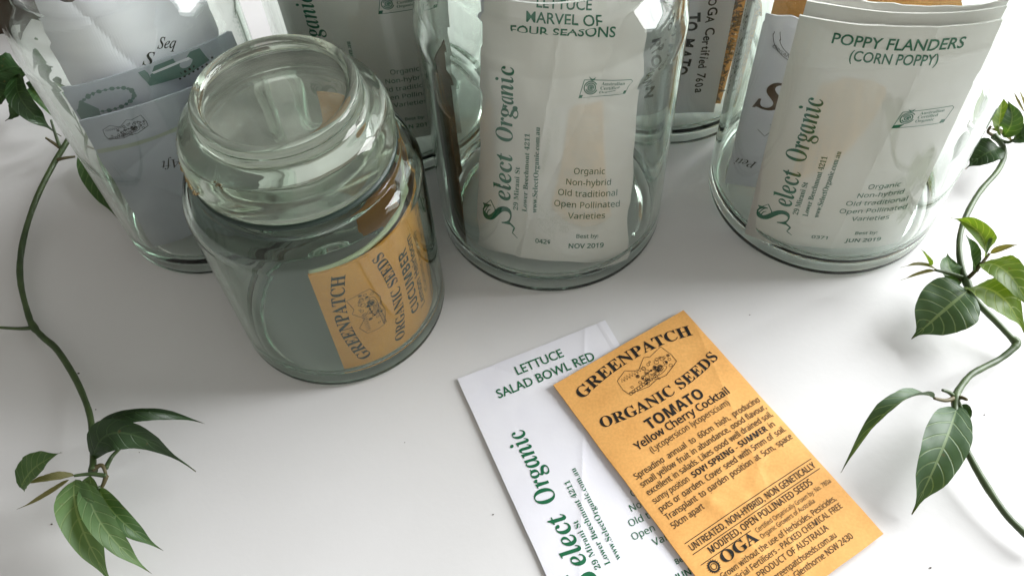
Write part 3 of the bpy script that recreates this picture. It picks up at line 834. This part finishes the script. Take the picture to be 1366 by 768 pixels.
TOMATO = [('Spreading annual to 60cm high, producing', True), ('small yellow fruit in abundance, good flavour,', True), ('excellent in salads. Likes good well drained soil,', True),
          ((('sunny position', 'ss', 18.6, 2.2), ('SOW SPRING - SUMMER', 'sb', 41.5, 1.6), ('in', 'ss', 2.6, 0)), True),
          ('pots or garden. Cover seed with 5mm of soil.', True), ('Transplant to garden position at 5cm, space', True), ('50cm apart', False)]
CUCUMBER = [('Climbing annual to 2m high, crisp fruit', True), ('produced over a long season, good flavour,', True), ('excellent in salads. Likes good drained soil,', True), ('sunny position in garden or large pots.', True)]

PK = 'loose seed packets lying on the table'
PJ = 'seed packets standing inside the jars'
def packet(label, cat, surf, m, loc, group, nx=30, ny=48, edge=0, ragged=None, name='seed_packet'):
    root = thing(name, label, cat, loc, group)
    vs, fs = surf.mesh(nx, ny, edge, ragged)
    obj('envelope', vs, fs, m, root, smooth=False)
    return root

# ---- on the table
def flap_edge(surf, H_, parent, W_):
    pass
LW, LH = .077, .131
LA = 20.34
ex = Vector((math.cos(R(LA)), math.sin(R(LA)), 0)); ey = Vector((-ex.y, ex.x, 0))
bl = Vector((-.02826, .2014, 0)) - ey * LH
def creases(lines, seam=None, W_=.075, lumps=()):
    def f(x, y):
        z = 0
        for x0, y0, a, dep, wd in lines:
            d = (x - x0) * math.sin(a) - (y - y0) * math.cos(a)
            z += dep * math.exp(-abs(d) / wd)
        if seam and x > W_ - seam: z += .00022 * min(1, (x - W_ + seam) / .0006)
        for lx, ly, lr, lh in lumps:
            z += lh * math.exp(-((x - lx) ** 2 + (y - ly) ** 2) / lr ** 2)
        return z
    return f
random.seed(21)
seedlumps = [(random.uniform(.018, .058), random.uniform(.020, .055), random.uniform(.0022, .0040), random.uniform(.00012, .0004)) for _ in range(26)]
s1 = Sheet(LW, LH, lying(bl, LA, .00115), .0007, .0009, .00045, 1, 18, creases([(.03, .06, 1.1, .0003, .002), (.05, .10, 2.4, -.0002, .002)], .0042, LW))
p1 = packet('white packet printed LETTUCE SALAD BOWL RED, lying under the orange packet', 'seed packet', s1, 'white_paper', (bl.x, bl.y, 0), PK, 80, 136, .0002)
select_print(s1, LH, p1, (('LETTUCE', 24), ('SALAD BOWL RED', 49.5)), '0371', 'JUN 2019')

OW, OH = .0755, .1312
OA = 29.0
ex = Vector((math.cos(R(OA)), math.sin(R(OA)), 0)); ey = Vector((-ex.y, ex.x, 0))
bl = Vector((.01600, .19338, 0)) - ey * OH
s2 = Sheet(OW, OH, lying(bl, OA, .00390, -.012), .0008, .0022, .00055, 2, 16, creases([(.052, .052, 1.25, .0003, .0030), (.02, .03, .5, -.00015, .003), (.06, .115, 2.2, .00015, .003)], None, OW, seedlumps))
p2 = packet('orange kraft packet printed TOMATO Yellow Cherry Cocktail, lying on the white packet', 'seed packet', s2, 'kraft', (bl.x, bl.y, 0), PK, 80, 136, .0003)
patch_print(s2, OH, p2, 'TOMATO', 'Yellow Cherry Cocktail', '(Lycopersicon lycoperscium)', TOMATO)

# ---- curled round the inside of the small jar: its top edge stands upright at the front, the rest runs round to the right and back
def curled(c, rad, phi0, z0, H_, sgn=1, spiral=0.0, slope=0.0):
    """packet x axis points up, packet 'down' runs counter-clockwise round the jar"""
    def f(x, y):
        d = H_ - y                       # distance from the packet's top edge
        th = phi0 + d / rad
        r = rad + spiral * d
        return Vector((c[0] + r * math.cos(th), c[1] + r * math.sin(th), z0 + x + slope * d))
    return f
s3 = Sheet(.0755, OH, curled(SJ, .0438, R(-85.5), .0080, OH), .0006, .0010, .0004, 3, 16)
p3 = packet('orange kraft packet printed CUCUMBER, curled round the inside of the lidded jar', 'seed packet', s3, 'kraft_lifted', (SJ[0], SJ[1], .008), PJ, 50, 120)
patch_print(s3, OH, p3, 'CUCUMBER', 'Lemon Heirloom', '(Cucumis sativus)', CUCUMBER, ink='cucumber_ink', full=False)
s4 = Sheet(.0750, .092, curled(SJ, .0428, R(-85.0), .0080, .092, spiral=-.05), .0005, .0004, .0006, 4, 16)
p4 = packet('brown inner packet with a pale green folded edge, curled inside the orange one', 'seed packet', s4, 'brown_kraft', (SJ[0], SJ[1], .008), PJ, 20, 60)
fold = []
for i in range(61):
    q_ = s4.base(.0752, .092 * (1 - i / 60)); fold.append(q_)
fv, ff = tube(fold, [.0009 + .0004 * math.sin(math.pi * i / 60) for i in range(61)], 8)
obj('folded_edge', fv, ff, 'pale_green_paper', p4, smooth=True)

# ---- middle jar
s5 = Sheet(.0755, .131, standing(.0192, .2620, .0095, -11, 27, .0755, bend=.085, roll=0.0), .0008, .0022, .0018, 5, 30, creases([(.03, .05, 1.45, .0006, .003), (.055, .09, 1.2, -.0005, .003), (.02, .02, .2, .0004, .003)]))
p5 = packet('white packet printed FOUR SEASONS leaning back in the middle jar', 'seed packet', s5, 'warm_white_paper', (.0192, .2620, .009), PJ, 84, 140, .0014)
select_print(s5, .131, p5, (('LETTUCE', 24), ('MARVEL OF', 33), ('FOUR SEASONS', 47)), '0426', 'NOV 2019', 'dark_green_ink', 6.6, 9.6)
s6 = Sheet(.088, .052, curled((.0234, .3035), .0522, R(156), .0095, .052), .0007, .0010, .0006, 6, 26)
packet('dark brown packet curled against the left wall of the middle jar', 'seed packet', s6, 'dark_brown', (.0234, .3035, .009), PJ, 20, 30)
s6 = Sheet(.070, .110, standing(.0300, .3060, .0100, 4, 14, .070, bend=.2), .0007, .0010, .0008, 16, 26)
packet('pale grey packet standing at the back of the middle jar', 'seed packet', s6, 'grey_paper', (.0300, .3060, .009), PJ, 20, 30)

# ---- right jar
s7 = Sheet(.0755, .1285, standing(.1552, .2588, .0090, -9.0, 3.0, .0755, bend=.11, roll=0.4), .0008, .0020, .0009, 7, 20, creases([(.045, .05, 1.5, .0005, .003), (.03, .11, .15, .0005, .004)]))
p7 = packet('white packet printed POPPY FLANDERS in front in the right jar', 'seed packet', s7, 'warm_white_paper', (.1552, .2588, .009), PJ, 76, 128, 0, None)
select_print(s7, .1285, p7, (('POPPY FLANDERS', 49), ('(CORN POPPY)', 33)), '0371', 'JUN 2019', 'dark_green_ink', 6.4, 9.0)
for i, (dy, dh, dx) in enumerate(((.0042, .0000, .0012), (.0078, .0012, .003))):
    s_ = Sheet(.0745, .131 + dh, standing(.1562 + dx, .2588 + dy, .0095, -9.0, 3.0, .0745, bend=.11, roll=.3), .0007, .0012, .0006, 8 + i, 20)
    packet(('white packet directly behind POPPY FLANDERS, straight top edge',
            'white packet with torn top edge, rearmost of the poppy stack')[i], 'seed packet', s_, 'warm_white_paper', (.1562 + dx, .2588 + dy, .009), PJ, 24, 40, 0, .0012 if i else None)
s8 = Sheet(.066, .106, standing(.1480, .2955, .0100, -14, 2, .066), .0007, .0012, .0007, 10, 20)
p8 = packet('greyish packet with a handwritten S and stamped circle, inside the right jar', 'seed packet', s8, 'grey_paper', (.1480, .2955, .009), PJ, 24, 40, 0, .0030)
P = Print()
P.text('brown_ink', 'S', 'bi', 4, 52, 16, rot=-8, off=.01)
P.build(s8, .106, p8, 'handwriting'); P = Print()
P.text('black_ink', 'Peti', 'it', 13, 88, 4.6, rot=172)
P.build(s8, .106, p8, 'handwriting'); P = Print()
P.ring('black_ink', 22, 8, 17, .25, 40, 20, 175); P.ring('black_ink', 22, 8, 14.5, .25, 40, 20, 175)
P.text('black_ink', 'ORGANIC CERTIFIED 780a', 'ss', 22, 23.6, 1.7, al='c', arc=-9, w=36)
P.build(s8, .106, p8, 'stamp_mark'); P = Print()
P.line('black_ink', [(9, 66), (13, 70), (17, 64), (14, 62)], .25, step=1)
P.build(s8, .106, p8, 'handwriting')
s9 = Sheet(.084, .146, standing(.1705, .3240, .0100, -9, 1, .084, bend=.2), .0008, .0012, .0008, 11, 20)
p9 = packet('brown kraft packet with blurred dark lettering at the back of the right jar', 'seed packet', s9, 'kraft', (.1705, .3240, .009), PJ, 24, 40)
P = Print()
P.text('black_ink', 'BOTANICA', 'bold', 42, 12, 10, al='c', w=72)
P.text('black_ink', 'Herb seeds', 'bi', 42, 24, 7, al='c', w=56)
P.build(s9, .146, p9)

# ---- far left jar
s10 = Sheet(.0740, .086, standing(-.1475, .2995, .0100, 24, 1.5, .0740, bend=.22), .0008, .0018, .0016, 12, 30, creases([(.05, .04, 1.3, .0011, .003), (.02, .06, .5, -.0008, .004), (.03, .02, 2.2, .0008, .003)]))
p10 = packet('pale envelope with line drawing and stripe, in front in the far left jar', 'envelope', s10, 'bluegrey_paper', (-.1475, .2995, .009), PJ, 70, 80, 0, None, 'paper_envelope')
P = Print()
for k_ in range(2): P.line('stripe_ink', [(0.6, 17 + 1.1 * k_), (25, 18.5 + 1.1 * k_), (50, 18 + 1.1 * k_), (73.4, 16 + 1.1 * k_)], 1.1, step=2)
green_emblem(P, 'black_ink', 16, 9.8, .62)
P.text('black_ink', 'is  Aft', 'it', 40, 36, 5, rot=170)
P.line('black_ink', [(47, 2), (50, 6), (55, 6.4), (56.5, 1.5)], .4, step=1)
P.build(s10, .086, p10, 'line_drawing')
s11 = Sheet(.0760, .098, standing(-.1500, .3050, .0100, 24, 3, .0760, bend=.2), .0008, .0018, .0016, 13, 30, creases([(.035, .09, 1.2, .0010, .003), (.06, .08, .4, .0008, .003)]))
p11 = packet('packet with dark green leaf chain print, behind the drawn envelope', 'seed packet', s11, 'bluegrey_paper', (-.1500, .3050, .009), PJ, 70, 84)
P = Print()
P.fill('bluegreen_ink', [(1, 12), (6, 9), (10, 14), (9, 20), (1, 20)])
for i in range(26):
    a = 2 * math.pi * i / 26
    P.disc('bluegreen_ink', 15 + 11.5 * math.cos(a), 11 + 5.2 * math.sin(a), .8 + .35 * (i % 2), 8)
P.ring('bluegreen_ink', 15, 11, 11.5, .4, 40, ry=5.2)
P.fill('bluegreen_ink', [(32, 1.5), (60, 1), (62, 9), (50, 12), (34, 10)])
P.fill('grey_paper', [(37, 3.5), (54, 3), (55, 5), (39, 7)])
for i in range(9):
    for j in range(2):
        P.disc('black_ink', 46 + i * 2.2 + j * 1.1, 10.5 + j * 1.9 - i * .3, .62, 6)
P.build(s11, .098, p11, 'printed_border')
def curl_top(c, z, ang, W_):
    b0 = standing(c[0], c[1], z, ang, 5, W_, bend=.06)
    ex_ = Vector((math.cos(R(ang)), math.sin(R(ang)), 0)); bk = Vector((-ex_.y, ex_.x, 0))
    def f(x, y):
        p = b0(x, y); t = max(0, y - .085)
        p += bk * (t * t * 9) - Vector((0, 0, 1)) * (t * t * 3)
        p += -bk * .006 * math.sin(x / W_ * 5.5)
        return p
    return f
s12 = Sheet(.0740, .128, curl_top((-.1530, .3100), .0100, 24, .0740), .0007, .0012, .0010, 14, 18, creases([(.05, .11, .9, .0014, .004), (.03, .10, 2.0, -.0012, .004), (.02, .115, .2, .001, .004)]))
p12 = packet('crumpled white sheet with black handwriting, at the back of the far left jar', 'paper sheet', s12, 'white_paper', (-.1530, .3100, .009), PJ, 70, 110, 0, .002, 'paper_sheet')
P = Print()
P.text('black_ink', 'S', 'it', 34, 33, 5.5, rot=-35, off=.008)
P.text('black_ink', 'Seq', 'it', 42, 30, 4.5, rot=-35, off=.008)
P.build(s12, .128, p12, 'handwriting')

# ---- jar behind, left of the middle
s13 = Sheet(.0755, .131, standing(-.0645, .3505, .0100, -1, 1.5, .0755, bend=.14), .0008, .0014, .0006, 15, 20)
p13 = packet('white packet in the jar behind the lidded jar', 'seed packet', s13, 'warm_white_paper', (-.0645, .3505, .009), PJ, 30, 48)
select_print(s13, .131, p13, (('CARROT', 24),), '0402', 'JUN 2019', 'dark_green_ink')

# ---- jar behind, right of the middle
s14 = Sheet(.056, .125, standing(.0905, .3580, .0092, -3, 2, .056), .0007, .0012, .0006, 17, 20)
p14 = packet('white packet with TOMATO handwritten sideways in the back right jar', 'seed packet', s14, 'white_paper', (.0905, .3580, .009), PJ, 24, 40)
def handwritten(P, ink, txt, x, y, h_, w, rot, off, seed):
    random.seed(seed)
    raw = [(max(a for a, _ in glyphs(ch, '')[0]) if ch != ' ' else .32) + .09 for ch in txt]
    k_ = w / sum(raw); pos = 0
    c_, s_ = math.cos(R(rot)), math.sin(R(rot))
    for ch, a in zip(txt, raw):
        if ch != ' ':
            jy = random.uniform(-.09, .09) * h_
            P.text(ink, ch, '', x + pos * c_ - jy * s_, y - pos * s_ - jy * c_, h_ * random.uniform(.88, 1.12), w=None, sx=k_ * caph('') / h_ * random.uniform(.92, 1.06),
                   rot=rot + random.uniform(-7, 7), shear=random.uniform(-.10, .16), off=off)
        pos += a * k_
P = Print()
handwritten(P, 'black_ink', 'OGA Certified 760a', 43.5, 50, 4.2, 60, -90, .018, 4)
handwritten(P, 'black_ink', 'TO MATO', 33.0, 58, 6.2, 40, -90, .04, 5)
handwritten(P, 'black_ink', 'ROMAN', 22.0, 72, 6.2, 40, -90, .04, 6)
P.build(s14, .125, p14, 'handwriting')
s15 = Sheet(.050, .121, standing(.0985, .3640, .0110, -3, 2, .050, roll=-3.0), .0008, .0016, .0008, 18, 20)
p15 = packet('kraft packet with a strip of brown seed husks, beside the handwritten one', 'seed packet', s15, 'kraft', (.0985, .3640, .009), PJ, 24, 40)
random.seed(11)
vs, fs = [], []
for i in range(900):
    x = random.uniform(.030, .0488); y = random.uniform(.002, .088)
    p = s15.top(x, y, .0004); o = len(vs)
    d = Vector((random.gauss(0, 1), random.gauss(0, .6), random.gauss(0, 1))).normalized(); L_ = random.uniform(.0011, .0027)
    q = d.cross(Vector((random.random() - .5, 1, random.random() - .5))).normalized() * L_ * .32; u = d.cross(q).normalized() * L_ * .3
    vs += [p + d * L_, p - d * L_, p + q, p - q, p + u, p - u]
    fs += [tuple(o + k_ for k_ in t) for t in ((0, 2, 4), (2, 1, 4), (1, 3, 4), (3, 0, 4), (2, 0, 5), (1, 2, 5), (3, 1, 5), (0, 3, 5))]
hk = obj('seed_husks', vs, fs, 'husk', p15); hk['kind'] = 'stuff'

# ---- dark specks of soil and seed on the table
def speck(x, y, s, seed):
    random.seed(seed); vs, fs = [], []
    n, m = 8, 5
    for j in range(m + 1):
        for i in range(n):
            a, e_ = 2 * math.pi * i / n, math.pi * (j / m - .5)
            r = s * (1 + random.uniform(-.25, .25))
            vs.append((x + r * 1.5 * math.cos(a) * math.cos(e_), y + r * math.sin(a) * math.cos(e_), s * .8 + s * .8 * math.sin(e_)))
    for j in range(m):
        for i in range(n): fs.append((j * n + i, j * n + (i + 1) % n, (j + 1) * n + (i + 1) % n, (j + 1) * n + i))
    o = obj('soil_crumb', vs, fs, 'dark_brown', None, True, (x, y, 0))
    o['label'] = 'tiny dark crumb lying on the white table'; o['category'] = 'crumb'; o['group'] = 'dark crumbs scattered on the table'
for i, (x, y, s) in enumerate(SPECKS): speck(x, y, s, i)

# ---- dark wooden box standing at the back left of the table, mostly hidden by the far left jar
def wooden_box(x0, x1, y0, y1, z1):
    root = thing('wooden_box', 'dark brown wooden box behind the far left jar, only a sliver showing', 'box', ((x0 + x1) / 2, (y0 + y1) / 2, 0))
    w = .012
    def board(ax0, ax1, ay0, ay1, az0, az1):
        v = [(x, y, z) for z in (az0, az1) for y in (ay0, ay1) for x in (ax0, ax1)]
        return v, [(0, 2, 3, 1), (4, 5, 7, 6), (0, 1, 5, 4), (2, 6, 7, 3), (0, 4, 6, 2), (1, 3, 7, 5)]
    for bx in ((x0, x1, y0, y0 + w, .0003, z1), (x0, x1, y1 - w, y1, .0003, z1), (x0, x0 + w, y0 + w + .0004, y1 - w - .0004, .0003, z1 - .002), (x1 - w, x1, y0 + w + .0004, y1 - w - .0004, .0003, z1 - .002)):
        obj('side_board', *board(*bx), 'wood', root)
    obj('base_board', *board(x0 + w + .0004, x1 - w - .0004, y0 + w + .0004, y1 - w - .0004, .0003, .009), 'wood', root)
wooden_box(-.60, -.235, .475, .70, .24)

# ================================================================== VINES
def leaf(root, b, m, t, w, tilt, kind):
    b, m, t = Vector(b), Vector(m), Vector(t)
    c = m * 2 - (b + t) * .5
    NU, NV = 22, 5
    vs, uvs, fs = [], [], []
    bud = kind == 'bud' or w < .009
    zmin = .0008
    seed = b.x * 91 + t.y * 57
    for i in range(NU + 1):
        u = i / NU
        p = b * (1 - u) ** 2 + c * 2 * u * (1 - u) + t * u * u
        d = (b * -2 * (1 - u) + c * 2 * (1 - 2 * u) + t * 2 * u).normalized()
        sd = d.cross(Vector((0, 0, 1)))
        if sd.length < .05: sd = Vector((1, 0, 0))
        sd.normalize()
        q = Matrix.Rotation(R(tilt + 26 * (u - .4) * math.sin(seed * 3.1)), 3, d)
        sd = q @ sd; nrm = sd.cross(d).normalized()
        pw = math.sin(math.pi * min(1, u ** .78)) ** .85 if u < 1 else 0
        pw *= 1 - .25 * u
        k_ = max(0, min(1, (u - .70) / .26)); pw *= 1 - .62 * k_ * k_ * (3 - 2 * k_)
        pw = max(pw, .05 * (1 - u))
        hw = w / 2 * pw * 1.12
        for j in range(-NV, NV + 1):
            v = j / NV
            wav = .09 * w * noise.noise((u * 5 + seed, v * 1.5, seed)) * (abs(v) + .15)
            fold = (.30 if not bud else .7) * abs(v) ** 1.3 * hw
            ripple = .018 * w * math.cos((u - .17 * abs(v) ** 1.35) * 16 * math.pi) * abs(v) * pw
            P_ = p + sd * (hw * v) + nrm * (fold + wav + ripple)
            P_.z = max(P_.z, zmin)
            vs.append(P_); uvs.append((u, (v + 1) / 2))
    K = 2 * NV + 1
    for i in range(NU):
        for j in range(K - 1):
            fs.append((i * K + j, i * K + j + 1, (i + 1) * K + j + 1, (i + 1) * K + j))
    return obj('leaf' if not bud else 'leaf_bud', vs, fs, kind, root, smooth=True, uvs=uvs)

def vine(label, stem_pts, twigs, leaves, r0, r1, nodes):
    root = thing('vine', label, 'vine', (stem_pts[-1][0], stem_pts[-1][1], 0), 'vine sprigs laid on the table')
    sp_ = spline(stem_pts, 8)
    n = len(sp_)
    rad = [r0 + (r1 - r0) * i / (n - 1) for i in range(n)]
    rad = [r * (1 + .13 * noise.noise((i * .21, r0 * 9e3, 1.7)) + .06 * noise.noise((i * .9, 3.3, r1 * 9e3))) for i, r in enumerate(rad)]
    for k_ in nodes:
        for i in range(n):
            d = (Vector(sp_[i]) - Vector(stem_pts[k_])).length
            rad[i] *= 1 + .38 * math.exp(-(d / .0028) ** 2)
    obj('stem', *tube(sp_, rad, 14), 'stem', root, smooth=True)
    for k_, tw_ in enumerate(twigs):
        s_ = spline(tw_, 6)
        ra = [.0011 - .0005 * i / (len(s_) - 1) for i in range(len(s_))]
        obj('twig', *tube(s_, ra, 8), 'twig' if k_ % 2 else 'stem', root, smooth=True)
    for a in leaves: leaf(root, *a)
    return root

vine('left vine sprig beside the far left jar, pale leaves hanging at its lower end', LSTEM, LT, LLEAF, .0016, .0014, (8, 15))
vine('right vine sprig winding beside the poppy jar, with leaves coloured brightly as lit', RSTEM, RT, RLEAF, .00145, .0015, (0, 9, 13, 19))
